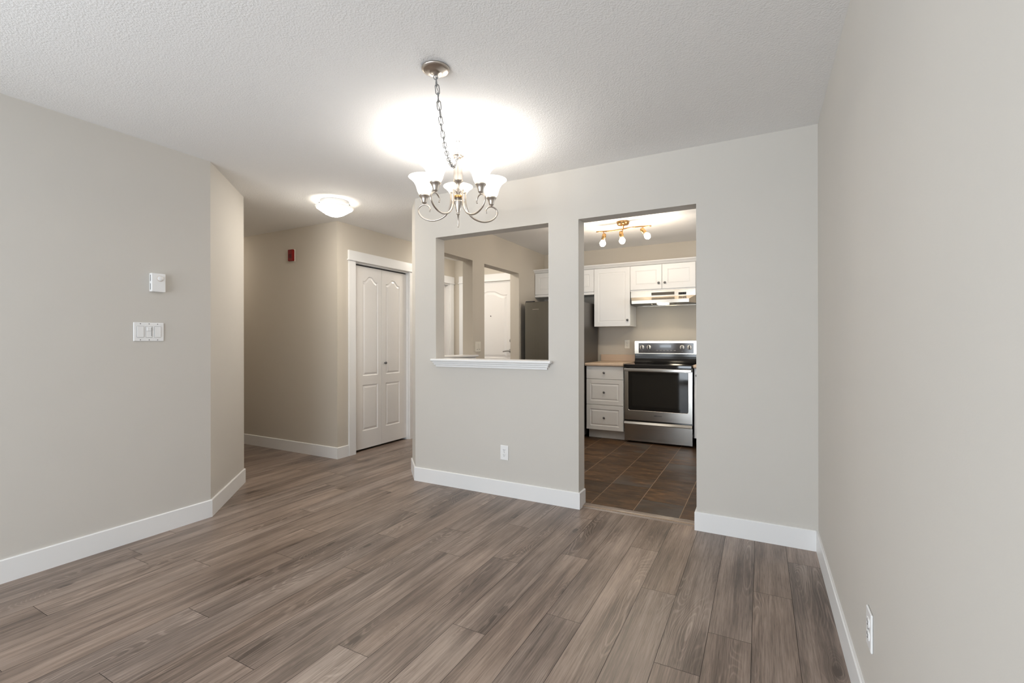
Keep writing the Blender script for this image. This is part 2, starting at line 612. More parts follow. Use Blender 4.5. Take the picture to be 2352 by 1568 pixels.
        def P(i, j, k):
            if (i, j, k) not in V:
                V[(i, j, k)] = bm.verts.new((o[0] + d[0] * us[i] + nrm[0] * th * k, o[1] + d[1] * us[i] + nrm[1] * th * k, zs[j]))
            return V[(i, j, k)]
        for i in range(len(us) - 1):
            for j in range(len(zs) - 1):
                if not solid(i, j):
                    continue
                bm.faces.new((P(i, j, 0), P(i + 1, j, 0), P(i + 1, j + 1, 0), P(i, j + 1, 0)))
                bm.faces.new((P(i, j, 1), P(i, j + 1, 1), P(i + 1, j + 1, 1), P(i + 1, j, 1)))
                for di, dj, e in ((-1, 0, ((i, j), (i, j + 1))), (1, 0, ((i + 1, j), (i + 1, j + 1))), (0, -1, ((i, j), (i + 1, j))), (0, 1, ((i, j + 1), (i + 1, j + 1)))):
                    if not solid(i + di, j + dj):
                        a, b = e
                        bm.faces.new((P(*a, 0), P(*b, 0), P(*b, 1), P(*a, 1)))
        bmesh.ops.recalc_face_normals(bm, faces=bm.faces[:])
        return self

    def obj(self, name, mats, parent=None, bevel=0.0, seg=2, smooth=False):
        me = bpy.data.meshes.new(name)
        if self.M is not None:
            self.bm.transform(self.M)
        if smooth:
            for f in self.bm.faces:
                f.smooth = True
        self.bm.to_mesh(me)
        self.bm.free()
        o = bpy.data.objects.new(name, me)
        for m in (mats if isinstance(mats, (list, tuple)) else [mats]):
            me.materials.append(m)
        COL.objects.link(o)
        if parent is not None:
            o.parent = parent
        if bevel:
            bv = o.modifiers.new('bevel', 'BEVEL')
            bv.width = bevel
            bv.segments = seg
            bv.limit_method = 'ANGLE'
            bv.angle_limit = 0.6
        return o


def tag(o, label, cat=None, group=None, kind=None):
    o['label'] = label
    if cat:
        o['category'] = cat
    if group:
        o['group'] = group
    if kind:
        o['kind'] = kind
    return o


def struct(o, label, cat):
    return tag(o, label, cat, kind='structure')


def thing(name, loc, label, cat, group=None, rotz=0.0):
    o = bpy.data.objects.new(name, None)
    o.empty_display_size = 0.05
    COL.objects.link(o)
    o.location = loc
    o.rotation_euler = (0, 0, rotz)
    return tag(o, label, cat, group)


def TR(loc):
    return Matrix.Translation((-loc[0], -loc[1], -loc[2]))


def lamp(name, loc, power, color, radius, parent):
    d = bpy.data.lights.new(name, 'POINT')
    d.energy = power
    d.color = color
    d.shadow_soft_size = radius
    o = bpy.data.objects.new(name, d)
    COL.objects.link(o)
    o.parent = parent
    o.location = loc
    return o


def catmull(P, k=6):
    P = [Vector(p) for p in P]
    out = []
    for i in range(len(P) - 1):
        p0, p1, p2, p3 = P[max(i - 1, 0)], P[i], P[i + 1], P[min(i + 2, len(P) - 1)]
        for s in range(k):
            t = s / k
            out.append(0.5 * ((2 * p1) + (p2 - p0) * t + (2 * p0 - 5 * p1 + 4 * p2 - p3) * t * t + (3 * p1 - p0 - 3 * p2 + p3) * t ** 3))
    out.append(P[-1])
    return out


# ------------------------------------------------------------------ room shell
YM, TH = 3.170, 0.120           # partition face and thickness
XR, XL = 0.289, -3.338
XKL, XHR = -2.740, -2.868       # kitchen side / hall side of the kitchen's left wall
YK = 6.12
YB = -3.0
XE = -2.643                     # partition's left end
YC = YM + (XE - XHR)            # end of the 45 degree return

struct(MB().box(-6.2, XR + 0.14, YB - 0.14, 6.3, H, H + 0.1).obj('ceiling', CEIL), 'white stippled flat ceiling over dining area, hallway and kitchen', 'ceiling')

struct(MB().wall((XR, YB), (0, 1), (1, 0), YK + TH - YB, 0, H, 0.12, [(3.90 - YB, 5.00 - YB, 1.10, 2.00)]).obj('wall_right', WALL), 'plain pale greige wall along the right side', 'wall')
struct(MB().wall((XE, YM), (1, 0), (0, 1), XR - XE, 0, H, TH,
                 [(-2.421 - XE, -1.386 - XE, 1.032, 2.078), (-1.152 - XE, -0.362 - XE, 0, 2.076)]).obj('wall_partition', WALL),
       'greige partition wall with serving opening and kitchen doorway', 'wall')
struct(MB().prism([(XE, YM), (XE, YM + TH), (-2.70, YM + TH + 0.02), (XKL, YM + TH + 0.06), (XKL, YC + 0.05), (XHR, YC + 0.05), (XHR, YC)], 0, H).obj('wall_angled', WALL),
       'narrow angled wall return at the left end of the partition', 'wall')
Y0 = YC + 0.05
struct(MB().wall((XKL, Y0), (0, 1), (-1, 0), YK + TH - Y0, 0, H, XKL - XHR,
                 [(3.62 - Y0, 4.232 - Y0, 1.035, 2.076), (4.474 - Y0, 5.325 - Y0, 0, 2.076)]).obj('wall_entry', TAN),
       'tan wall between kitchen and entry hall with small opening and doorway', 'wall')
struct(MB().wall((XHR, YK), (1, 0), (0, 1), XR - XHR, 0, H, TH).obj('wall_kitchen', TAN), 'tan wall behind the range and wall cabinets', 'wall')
# left side
wl = MB().wall((XL, YB), (0, 1), (-1, 0), 4.80, 0, H, 0.12, [(0.45, 2.25, 0.55, 2.05)])
wl.prism([(XL, 1.80), (XL, 1.850), (XL - 0.12, 1.80)], 0, H)
struct(wl.obj('wall_left', WALL), 'long greige wall on the left with thermostat and switches', 'wall')
struct(MB().prism([(XL, 1.850), (-3.903, 2.437), (-3.953, 2.317), (XL - 0.12, 1.80)], 0, H).obj('wall_diagonal', WALL), 'angled cream wall at the end of the left wall', 'wall')
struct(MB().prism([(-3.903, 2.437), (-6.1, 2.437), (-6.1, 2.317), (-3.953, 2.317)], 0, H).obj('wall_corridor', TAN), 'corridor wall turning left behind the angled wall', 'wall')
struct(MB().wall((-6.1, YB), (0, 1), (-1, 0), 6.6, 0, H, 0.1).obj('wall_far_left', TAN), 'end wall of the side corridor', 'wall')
XH, YH = -3.830, 3.371
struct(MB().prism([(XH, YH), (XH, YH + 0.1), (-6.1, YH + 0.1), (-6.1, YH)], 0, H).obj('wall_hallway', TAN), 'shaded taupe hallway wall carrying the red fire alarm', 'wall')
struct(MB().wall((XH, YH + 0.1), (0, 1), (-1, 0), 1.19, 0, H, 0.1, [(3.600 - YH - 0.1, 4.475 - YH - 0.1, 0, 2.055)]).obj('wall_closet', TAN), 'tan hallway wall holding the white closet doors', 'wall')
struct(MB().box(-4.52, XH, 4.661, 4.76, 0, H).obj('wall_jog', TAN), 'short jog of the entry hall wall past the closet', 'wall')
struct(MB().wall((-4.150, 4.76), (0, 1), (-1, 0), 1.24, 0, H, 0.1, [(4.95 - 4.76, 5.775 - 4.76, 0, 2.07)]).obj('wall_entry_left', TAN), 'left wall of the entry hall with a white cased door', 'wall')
YF = 5.90
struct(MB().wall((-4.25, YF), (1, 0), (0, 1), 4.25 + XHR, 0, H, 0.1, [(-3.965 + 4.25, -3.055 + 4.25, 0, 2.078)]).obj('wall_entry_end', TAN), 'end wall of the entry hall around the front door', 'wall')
# closet interior box so that the leaf gaps look into darkness
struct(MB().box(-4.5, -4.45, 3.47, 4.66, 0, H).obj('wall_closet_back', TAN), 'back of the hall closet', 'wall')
# wall behind the camera with the glazed patio opening
struct(MB().wall((-6.1, YB), (1, 0), (0, -1), 6.1 + XR + 0.12, 0, H, 0.12, [(6.1 - 2.85, 6.1 - 0.15, 0.05, 2.10)]).obj('wall_back', WALL), 'wall behind the viewer with wide patio opening', 'wall')
wf = MB()
for x0, x1 in ((-2.85, -2.79), (-1.54, -1.46), (-0.21, -0.15)):
    wf.box(x0, x1, YB - 0.07, YB - 0.01, 0.05, 2.10, 0.004)
wf.box(-2.79, -0.21, YB - 0.07, YB - 0.01, 0.05, 0.11, 0.004)
wf.box(-2.79, -0.21, YB - 0.07, YB - 0.01, 2.04, 2.10, 0.004)
wk = MB()
for y0, y1, z0, z1 in ((3.90, 3.95, 1.10, 2.00), (4.95, 5.00, 1.10, 2.00), (3.95, 4.95, 1.10, 1.15), (3.95, 4.95, 1.95, 2.00), (4.43, 4.47, 1.15, 1.95)):
    wk.box(XR + 0.04, XR + 0.08, y0, y1, z0, z1, 0.003)
wk2 = MB()
for y0, y1, z0, z1 in ((-2.55, -2.49, 0.55, 2.05), (-0.81, -0.75, 0.55, 2.05), (-2.49, -0.81, 0.55, 0.61), (-2.49, -0.81, 1.99, 2.05), (-1.68, -1.62, 0.61, 1.99)):
    wk2.box(XL - 0.07, XL - 0.02, y0, y1, z0, z1, 0.003)
struct(wk2.obj('added_window_3', TRIM), 'added white framed window in the left wall behind the viewer, for fill light', 'window')  # invented frame round the added side fill
struct(wk.obj('added_window_2', TRIM), 'added small white framed window on the kitchen right wall, unseen, for fill light', 'window')  # invented frame round the added kitchen fill
struct(wf.obj('window_1', TRIM), 'white framed sliding patio window behind the viewer', 'window')


# ------------------------------------------------------------------ floors
def planks(name, mat_list, rects, base_rects, ztop, cols, label):
    """cols: list of (a0, a1, [(b0, b1)...], axis) rectangles given as x0,x1,y0,y1 with uv"""
    bm = bmesh.new()
    uvl = bm.loops.layers.uv.new('plank')
    sd = bm.loops.layers.float_color.new('seed')
    for (x0, x1, y0, y1, ou, ov, s) in cols:
        for (a0, a1, b0, b1) in rects:
            p0, p1, q0, q1 = max(x0, a0), min(x1, a1), max(y0, b0), min(y1, b1)
            if p1 - p0 < 0.003 or q1 - q0 < 0.003:
                continue
            vs = [bm.verts.new((x, y, ztop)) for x, y in ((p0, q0), (p1, q0), (p1, q1), (p0, q1))]
            f = bm.faces.new(vs)
            for lp in f.loops:
                lp[uvl].uv = (lp.vert.co.y - ou, lp.vert.co.x - ov)
                lp[sd] = (*s, 1.0)
    for (a0, a1, b0, b1) in base_rects:
        c = [bm.verts.new((x, y, z)) for z in (ztop - 0.06, ztop - 0.0014) for x, y in ((a0, b0), (a1, b0), (a1, b1), (a0, b1))]
        for ids in ((3, 2, 1, 0), (4, 5, 6, 7), (0, 1, 5, 4), (1, 2, 6, 5), (2, 3, 7, 6), (3, 0, 4, 7)):
            f = bm.faces.new([c[i] for i in ids])
            f.material_index = 1
    me = bpy.data.meshes.new(name)
    bm.to_mesh(me)
    bm.free()
    for m in mat_list:
        me.materials.append(m)
    o = bpy.data.objects.new(name, me)
    COL.objects.link(o)
    return struct(o, label, 'floor')


PW, PL, G = 0.1605, 1.389, 0.0009
JOINT = {0: 2.077, 1: 2.520, 2: 1.55, -1: 1.788, -2: 2.305, -3: 2.735, -4: 1.886, -5: 2.460, -6: 1.630, -7: 2.240, -8: 1.305, -9: 2.157,
         -10: 2.448, -11: 1.770, -12: 2.174, -13: 2.557, -14: 1.706, -15: 2.010, -16: 1.440, -17: 0.843}
TONE = {-1: 0.35, -2: 0.62, -3: 0.70, 0: 0.30, 1: 0.34, 2: 0.36, -4: 0.60, -5: 0.45, -6: 0.62, -7: 0.58}
cols = []
for k in range(-37, 4):
    j = JOINT.get(k, R.uniform(0.3, 1.69))
    x0 = -0.194 + PW * k
    for n in range(-5, 5):
        y0 = j + n * PL
        tone = TONE.get(k, R.uniform(0.3, 0.8)) + R.uniform(-0.14, 0.14)
        cols.append((x0 + G, x0 + PW - G, y0 + G, y0 + PL - G, y0, x0, (min(1, max(0, tone)), R.random(), R.random())))
planks('floor', [WOOD, SEAM], [(-6.1, XR, YB, 3.225), (-4.52, -2.80, 3.225, 5.95), (-6.1, -4.52, 3.225, 3.42), (-2.80, -2.62, 3.225, 3.45)], [(-6.1, XR, YB, 3.225), (-4.52, -2.80, 3.225, 5.95), (-6.1, -4.52, 3.225, 3.42), (-2.80, -2.62, 3.225, 3.45)], 0.0, cols,
       'grey brown oak plank floor of dining area and hallway')
cols = []
TX, TY, GT = 0.3090, 0.2935, 0.0026
for i in range(-8, 4):
    for j in range(-2, 12):
        x0, y0 = -0.484 + TX * i, 3.552 + TY * j
        cols.append((x0 + GT, x0 + TX - GT, y0 + GT, y0 + TY - GT, y0, x0, (R.random(), R.random(), R.random())))
planks('floor_kitchen', [TILE, CAULK], [(-2.62, XR, 3.270, 3.45), (-2.80, XR, 3.45, YK)], [(-2.62, XR, 3.226, 3.45), (-2.80, XR, 3.45, YK)], 0.012, cols, 'dark brown slate tile kitchen floor with tan grout')
struct(MB().xprism([(3.214, 0.0), (3.222, 0.007), (3.245, 0.013), (3.275, 0.0155), (3.288, 0.0125), (3.288, 0.0)], -1.141, -0.373).obj('trim_1', THRESH),
       'tan threshold strip between plank floor and kitchen tile', 'threshold')

# ------------------------------------------------------------------ baseboards
BT, BH = 0.0115, 0.1175
BP = [(0, 0), (BT, 0), (BT, BH - 0.004), (BT - 0.004, BH), (0, BH)]


def baseboard(name, path, label):
    struct(MB().sweep(path, BP).obj(name, TRIM), label, 'baseboard')


# (d is to the left of travel)
baseboard('baseboard_right', [(XR, YB), (XR, YM)], 'white baseboard along the right wall')
baseboard('baseboard_partition_right', [(XR - BT, YM), (-0.362, YM), (-0.362, YM + TH - 0.006)][::1], 'white baseboard right of the kitchen doorway')
baseboard('baseboard_partition', [(-1.152, YM + TH - 0.006), (-1.152, YM), (XE, YM), (XHR, YC), (XHR, 4.47)], 'white baseboard below the serving opening and round the angled wall')
baseboard('baseboard_left', [(-6.0, 2.437), (-3.903, 2.437), (XL, 1.850), (XL, YB)], 'white baseboard of the left wall and its angled end')
baseboard('baseboard_hallway', [(XH, 3.508), (XH, YH), (-6.1, YH)], 'white baseboard under the shaded hallway wall')


# ------------------------------------------------------------------ door casings and doors
def casing(name, M, w0, w1, top, label, leg=0.088, sill=0.0):
    """craftsman casing around an opening w0..w1 in local x, facing -y at y=0"""
    b = MB(M)
    b.box(w0 - leg, w0 + 0.004, -0.018, 0.0, sill, top + 0.004, 0.0015)
    b.box(w1 - 0.004, w1 + leg, -0.018, 0.0, sill, top + 0.004, 0.0015)
    b.box(w0 - leg - 0.016, w1 + leg + 0.016, -0.030, 0.0, top + 0.004, top + 0.018, 0.004)
    b.box(w0 - leg - 0.004, w1 + leg + 0.004, -0.021, 0.0, top + 0.018, top + 0.112, 0.0015)
    # jamb lining of the opening
    b.box(w0, w0 + 0.012, 0.0, 0.1, 0, top)
    b.box(w1 - 0.012, w1, 0.0, 0.1, 0, top)
    b.box(w0 + 0.012, w1 - 0.012, 0.0, 0.1, top - 0.012, top)
    return struct(b.obj(name, TRIM), label, 'trim')


def plusx(px, py):
    """local (x, y, z) facing -y  ->  world facing +x, local x -> world y"""
    return Matrix.Translation((px, py, 0)) @ Matrix.Rotation(PI / 2, 4, 'Z')


casing('trim_2', plusx(XH, 0), 3.600, 4.475, 2.055, 'white casing around the double leaf closet door')
casing('trim_3', plusx(-4.150, 0), 4.95, 5.775, 2.07, 'white casing of the side door in the entry hall')
casing('trim_4', Matrix.Translation((0, YF, 0)), -3.965, -3.055, 2.078, 'white casing of the front door')

# bifold closet door: two moulded leaves
d1 = bpy.data.objects.new('door_1', None)
COL.objects.link(d1)
d1.location = (XH - 0.035, 3.614, 0)
d1.rotation_euler = (0, 0, PI / 2)
struct(d1, 'white moulded two leaf folding closet door in the hallway', 'door')
for a0, a1, pa, pb, kn in ((0.002, 0.4235, 0.138, 0.368, None), (0.4265, 0.847, 0.497, 0.732, 0.472)):
    lf = MB().slab(a0, a1, 0.022, 2.030, 0, 0.034, [arch_outline(pa, pb, 0.826, 1.872, 1.926), [(pa - 0.005, 0.219), (pb - 0.004, 0.219), (pb - 0.004, 0.724), (pa - 0.005, 0.724)]], RECESS).obj('door_leaf', DOORW, d1)
    if kn:
        MB().lathe([(0.006, 0), (0.006, 0.012), (0.013, 0.018), (0.0155, 0.024), (0.013, 0.030), (0, 0.032)], (kn, 0, 0.955), (0, -1, 0), 18).obj('door_knob', PEWTER, lf)['label'] = 'dark pewter knob'
MB().box(0.0, 0.85, 0.008, 0.030, 2.034, 2.043).obj('door_track', DARK, d1)['label'] = 'dark sliding track'

d2 = bpy.data.objects.new('door_2', None)
COL.objects.link(d2)
d2.location = (0, YF + 0.012, 0)
struct(d2, 'white front door with arched panel, peephole and lever', 'door')
fd = MB().slab(-3.952, -3.068, 0.012, 2.066, 0, 0.044, [arch_outline(-3.800, -3.232, 0.96, 1.880, 1.942, 28), [(-3.800, 0.22), (-3.232, 0.22), (-3.232, 0.80), (-3.800, 0.80)]],
                 [(0, 0), (0.010, 0.008), (0.022, 0.009), (0.050, 0.001)]).obj('door_slab', DOORW, d2)
MB().lathe([(0.008, 0), (0.008, 0.003), (0, 0.003)], (-3.510, 0, 1.575), (0, -1, 0), 14).obj('peephole', DARK, d2)['label'] = 'dark round peephole'
lv = MB().lathe([(0.031, 0), (0.031, 0.006), (0.022, 0.012), (0.011, 0.014), (0.011, 0.045), (0, 0.045)], (-3.172, 0, 1.066), (0, -1, 0), 24)
lv.tube(catmull([(-3.172, -0.042, 1.066), (-3.21, -0.046, 1.067), (-3.255, -0.045, 1.062), (-3.285, -0.040, 1.057)], 4), [0.010] * 4 + [0.009] * 4 + [0.008] * 4 + [0.006], 10)
lv.obj('lever_handle', SATIN, d2)['label'] = 'satin nickel lever handle'
MB().lathe([(0.029, 0), (0.029, 0.008), (0.022, 0.016), (0, 0.018)], (-3.166, 0, 1.214), (0, -1, 0), 24).obj('deadbolt', SATIN, d2)['label'] = 'round nickel deadbolt'

d3 = bpy.data.objects.new('door_3', None)
COL.objects.link(d3)
d3.location = (-4.150 - 0.07, 4.962, 0)
d3.rotation_euler = (0, 0, PI / 2)
struct(d3, 'white side door set back in the entry hall', 'door')
MB().slab(0.002, 0.799, 0.012, 2.055, 0, 0.034, [arch_outline(0.12, 0.68, 0.96, 1.87, 1.93), [(0.12, 0.22), (0.68, 0.22), (0.68, 0.80), (0.12, 0.80)]], RECESS).obj('door_slab', DOORW, d3)

# ------------------------------------------------------------------ serving opening sills
prof_front = [(0.0, 0.992), (-0.012, 0.992), (-0.015, 1.000), (-0.015, 1.006), (-0.026, 1.024), (-0.030, 1.034), (-0.030, 1.036), (-0.046, 1.037), (-0.050, 1.045), (-0.046, 1.056), (0.0, 1.058)]
s1 = MB()
# moulded apron with mitred look returns
for (ins, y0, z0, z1, bv) in ((0.006, -0.014, 0.990, 1.006, 0.003), (-0.006, -0.026, 1.006, 1.022, 0.005), (-0.014, -0.034, 1.022, 1.037, 0.004)):
    s1.box(-2.421 + ins, -1.386 - ins, YM + y0, YM - 0.0005, z0, z1, bv)
s1.box(-2.447, -1.350, YM - 0.052, YM - 0.0005, 1.036, 1.058, 0.009, 4)
s1.box(-2.4205, -1.3865, YM - 0.004, YM + TH + 0.018, 1.034, 1.058, 0.004)
struct(s1.obj('trim_5', TRIM), 'white moulded sill of the serving opening', 'trim')
s2 = MB()
s2.box(XHR - 0.02, XKL + 0.003, 3.6205, 4.2315, 1.036, 1.058, 0.003)
s2.box(XKL + 0.0005, XKL + 0.045, 3.560, 4.288, 1.036, 1.058, 0.008, 4)
s2.box(XKL + 0.0005, XKL + 0.026, 3.585, 4.262, 1.016, 1.036, 0.005)
s2.box(XKL + 0.0005, XKL + 0.014, 3.600, 4.245, 0.992, 1.016, 0.003)
struct(s2.obj('trim_6', TRIM), 'white sill of the small opening into the entry hall', 'trim')


# ------------------------------------------------------------------ wall fittings
def face_screw(b, x, z, y=-0.0065):
    b.lathe([(0.0028, 0), (0.0028, 0.0008), (0, 0.0012)], (x, y, z), (0, -1, 0), 10)


def outlet(loc, rotz, label, mat=PLASTIC):
    t = thing('wall_outlet', loc, label, 'outlet', 'wall outlets', rotz)
    MB().box(-0.035, 0.035, -0.0065, -0.0002, -0.057, 0.057, 0.0035, 3).obj('cover_plate', mat, t)
    for zc in (0.0195, -0.0195):
        P = []
        for i in range(28):
            a = 2 * PI * i / 28
            P.append((0.0168 * math.cos(a), zc + max(-0.0128, min(0.0128, 0.0168 * math.sin(a)))))
        q = []
        for p in P:
            if not q or (Vector(p) - Vector(q[-1])).length > 1e-4:
                q.append(p)
        rc = MB().slab(0, 0, 0, 0, -0.0085, 0.002, outer=q).obj('receptacle', mat, t)
        sl = MB()
        sl.box(-0.0078, -0.0055, -0.0090, -0.0084, zc - 0.0005, zc + 0.0078)
        sl.box(0.0055, 0.0076, -0.0090, -0.0084, zc + 0.0005, zc + 0.0072)
        sl.lathe([(0.0026, 0), (0.0026, 0.0006), (0, 0.0006)], (0, -0.0084, zc - 0.0062), (0, -1, 0), 12)
        sl.obj('slots', DARK, rc)
    s = MB()
    face_screw(s, 0, 0)
    s.obj('screw', PEWTER, t)
    return t


outlet((-1.759, YM, 0.337), 0.0, 'white outlet low on the wall below the serving opening')
outlet((XR, 1.731, 0.340), -PI / 2, 'white outlet low on the right wall, seen almost edge on')
outlet((-1.549, YK, 1.162), 0.0, 'white outlet above the counter beside the range', CREAM)

# three gang switch plate on the left wall (local +x -> world +y)
t = thing('light_switch', (XL, 1.4825, 1.263), 'white three gang switch plate on the left wall below the thermostat', 'switch', None, PI / 2)
MB().box(-0.0815, 0.0815, -0.0065, -0.0002, -0.058, 0.058, 0.004, 3).obj('cover_plate', PLASTIC, t)
for x in (-0.046, 0.046):
    rk = MB().slab(0, 0, 0, 0, -0.0102, 0.006, outer=rounded_rect(x - 0.0165, x + 0.0165, -0.0335, 0.0335, (0.002,) * 4, 2)).obj('rocker', PLASTIC, t, bevel=0.001)
    MB().slab(0, 0, 0, 0, -0.0069, 0.002, outer=rounded_rect(x - 0.0180, x + 0.0180, -0.0350, 0.0350, (0.002,) * 4, 2)).obj('rocker_gap_shade', GAPG, rk)  # grey plate standing in for the shaded gap round the rocker
dm = MB().slab(0, 0, 0, 0, -0.0085, 0.004, outer=rounded_rect(-0.0165, 0.0165, -0.0335, 0.0335, (0.002,) * 4, 2)).obj('dimmer', PLASTIC, t, bevel=0.0008)
MB().slab(0, 0, 0, 0, -0.0069, 0.002, outer=rounded_rect(-0.0180, 0.0180, -0.0350, 0.0350, (0.002,) * 4, 2)).obj('dimmer_gap_shade', GAPG, dm)  # same painted gap shade round the dimmer
MB().box(-0.012, 0.010, -0.0135, -0.0085, 0.006, 0.026, 0.0015).obj('slider', PLASTIC, dm)
MB().box(0.0115, 0.0130, -0.0092, -0.0084, -0.026, 0.028).obj('slot', DARK, dm)
for x in (-0.046, 0.0, 0.046):
    for z in (0.049, -0.049):
        s = MB()
        face_screw(s, x, z)
        s.obj('screw', PEWTER, t)

# thermostat
t = thing('thermostat', (XL, 1.5245, 1.570), 'small white box thermostat with round dial on the left wall', 'thermostat', None, PI / 2)
MB().box(-0.0385, 0.0385, -0.030, -0.0002, -0.0575, 0.0575, 0.004, 3).obj('case', PLASTIC, t)
MB().lathe([(0.0165, 0), (0.0165, 0.004), (0.014, 0.006), (0, 0.006)], (0.008, -0.030, 0.026), (0, -1, 0), 28).obj('dial', PLASTIC, t)
MB().lathe([(0.0163, 0), (0.0178, 0), (0.0178, 0.0018), (0.0163, 0.0018)], (0.008, -0.030, 0.026), (0, -1, 0), 28, closed=True).obj('dial_ring', LAMI, t)['label'] = 'thin tan ring round the dial'
v = MB()
for z0, z1 in ((0.007, 0.046), (-0.046, -0.007)):
    v.box(-0.0391, -0.0384, -0.017, -0.0125, z0, z1)
v.obj('vent_slots', DARK, t)

# two gang switch near the front door (kitchen side of the entry wall, faces +x)
t = thing('light_switch', (XKL, 4.332, 1.144), 'cream double switch plate between the small opening and the entry doorway', 'switch', None, PI / 2)
MB().box(-0.0575, 0.0575, -0.0065, -0.0002, -0.057, 0.057, 0.004, 3).obj('cover_plate', CREAM, t)
for x in (-0.023, 0.023):
    rk = MB().slab(0, 0, 0, 0, -0.0100, 0.006, outer=rounded_rect(x - 0.0165, x + 0.0165, -0.0335, 0.0335, (0.002,) * 4, 2)).obj('rocker', CREAM, t, bevel=0.001)
    MB().box(x - 0.009, x + 0.009, -0.0108, -0.0099, -0.030, -0.026).obj('slot', DARK, rk)

# red fire alarm on the hallway wall
t = thing('fire_alarm', (-4.518, YH, 2.144), 'small red fire alarm box high on the shaded hallway wall', 'alarm')
MB().box(-0.041, 0.041, -0.008, -0.0002, -0.067, 0.067, 0.003).obj('back_plate', CREAM, t)['label'] = 'thin pale back plate'
fa = MB().box(-0.0375, 0.0375, -0.036, -0.008, -0.062, 0.062, 0.004, 2).obj('housing', RED, t)
g = MB()
for i in range(5):
    g.box(-0.022, 0.022, -0.0368, -0.0358, -0.030 + i * 0.009, -0.026 + i * 0.009)
g.obj('sounder_grille', DARK, fa)

# ------------------------------------------------------------------ hallway dome light, plus added unseen ones
def dome(loc, label, glass, group='dome lights of the hallway'):
    t = thing('ceiling_light', loc, label, 'ceiling light', group)
    MB().lathe([(0, 0), (0.118, 0), (0.122, -0.006), (0.122, -0.040), (0.112, -0.046), (0, -0.046)], n=48).obj('base_pan', TRIM, t)
    g = MB().lathe([(0.150, -0.064), (0.132, -0.076), (0.108, -0.093), (0.080, -0.112), (0.045, -0.127), (0.018, -0.133), (0, -0.134)], n=56).obj('glass_dome', glass, t)
    MB().lathe([(0.124, -0.048), (0.156, -0.050), (0.160, -0.054), (0.158, -0.060), (0.1502, -0.0642), (0.124, -0.0642)], n=56, closed=True).obj('glass_lip', DOMELIP, g)
    for k in range(3):
        a = math.radians(18 + 120 * k)
        MB().ball((0.142 * math.cos(a), 0.142 * math.sin(a), -0.043), 0.007, 12).obj('clip_knob', PEWTER, t)


dome((-3.32, 2.895, H), 'white glass dome ceiling light in the hallway near the closet, switched on', DOMEG)
dome((-5.75, 2.90, H), 'added unseen dome ceiling light further along the side corridor', DOMEDIM)  # added out of view to lift the dark end of the hallway wall
dome((-0.30, 3.85, H), 'added unseen dome ceiling light on the near side of the kitchen', DOMEDIM, 'added dome lights of the kitchen')  # added out of view to brighten kitchen fronts and ceiling
dome((-3.45, 5.05, H), 'unseen dome ceiling light put in over the front door end of the entry hall', DOMEG)  # unseen copy of the hallway dome, put in to light the front door

# ------------------------------------------------------------------ chandelier
AX = Vector((-1.650, 2.386, 0))
hook = thing('ceiling_hook', (AX.x, AX.y, H), 'white swag hook screwed into the ceiling above the chandelier', 'hook')
MB().lathe([(0, 0), (0.0125, 0), (0.0130, -0.003), (0.006, -0.007), (0.0048, -0.020), (0, -0.020)], n=20).obj('rosette', CHAINM, hook)
MB().tube(catmull([(0, 0, -0.018), (-0.006, 0, -0.028), (-0.009, 0, -0.040), (-0.004, 0, -0.050), (0.005, 0, -0.048), (0.010, 0, -0.038)], 5), 0.0028, 8).obj('hook_arm', CHAINM, hook)

CZ = 2.118
ch = thing('chandelier', (AX.x, AX.y, 1.90), 'brushed nickel five arm chandelier with lit white bell shades', 'chandelier')
MC = Matrix.Translation((0, 0, -1.90))
body = MB(MC).lathe([(0, 1.905), (0.0035, 1.907), (0.0045, 1.915), (0.0055, 1.985), (0.0105, 1.987), (0.0105, 1.991), (0.008, 1.996), (0.012, 2.004), (0.0285, 2.062), (0.0285, 2.068), (0.012, 2.072),
                     (0.012, 2.078), (0.024, 2.080), (0.0275, 2.084), (0.0275, 2.100), (0.024, 2.105), (0.018, 2.106), (0.018, 2.141), (0.0085, 2.143), (0.0085, 2.150), (0.0105, 2.165), (0.017, 2.181),
                     (0.0300, 2.191), (0.0310, 2.196), (0.0290, 2.200), (0.0285, 2.235), (0.0255, 2.268), (0.0175, 2.315), (0.0125, 2.336), (0.0145, 2.338), (0.0145, 2.352), (0.010, 2.354), (0, 2.356)], n=40)
body.obj('column', NICKEL, ch)
MB(MC).lathe([(0.0278, 2.083), (0.0292, 2.088), (0.0292, 2.097), (0.0278, 2.101)], n=40).obj('collar', BRASS, ch)['label'] = 'warm gold collar ring'
cr = MB(MC).lathe([(0.0145, 2.344), (0.036, 2.346), (0.037, 2.349), (0.0145, 2.353)], n=40)
for k in range(5):
    a = 2 * PI * k / 5 + 0.5
    cr.lathe([(0.003, 0), (0.006, -0.004), (0.006, -0.012), (0.003, -0.016)], (0.033 * math.cos(a), 0.033 * math.sin(a), 2.347), n=12)
cr.obj('crown_disc', NICKEL, ch)
MB(MC).tube([(0.019 * math.cos(2 * PI * i / 24) * _r.x, 0.019 * math.cos(2 * PI * i / 24) * _r.y, 2.372 + 0.019 * math.sin(2 * PI * i / 24)) for i in range(24)], 0.0022, 8, True).obj('top_loop', CHAINM, ch)
a0 = math.atan2(AX.y, AX.x)
arm_rz = [(0.047, 2.122), (0.047, 2.085), (0.051, 2.045), (0.064, 2.010), (0.090, 1.980), (0.125, 1.963), (0.165, 1.957), (0.205, 1.965), (0.240, 1.985), (0.260, 2.012), (0.261, 2.035), (0.247, 2.053),
          (0.224, 2.060), (0.203, 2.055), (0.189, 2.042), (0.184, 2.026), (0.189, 2.013)]
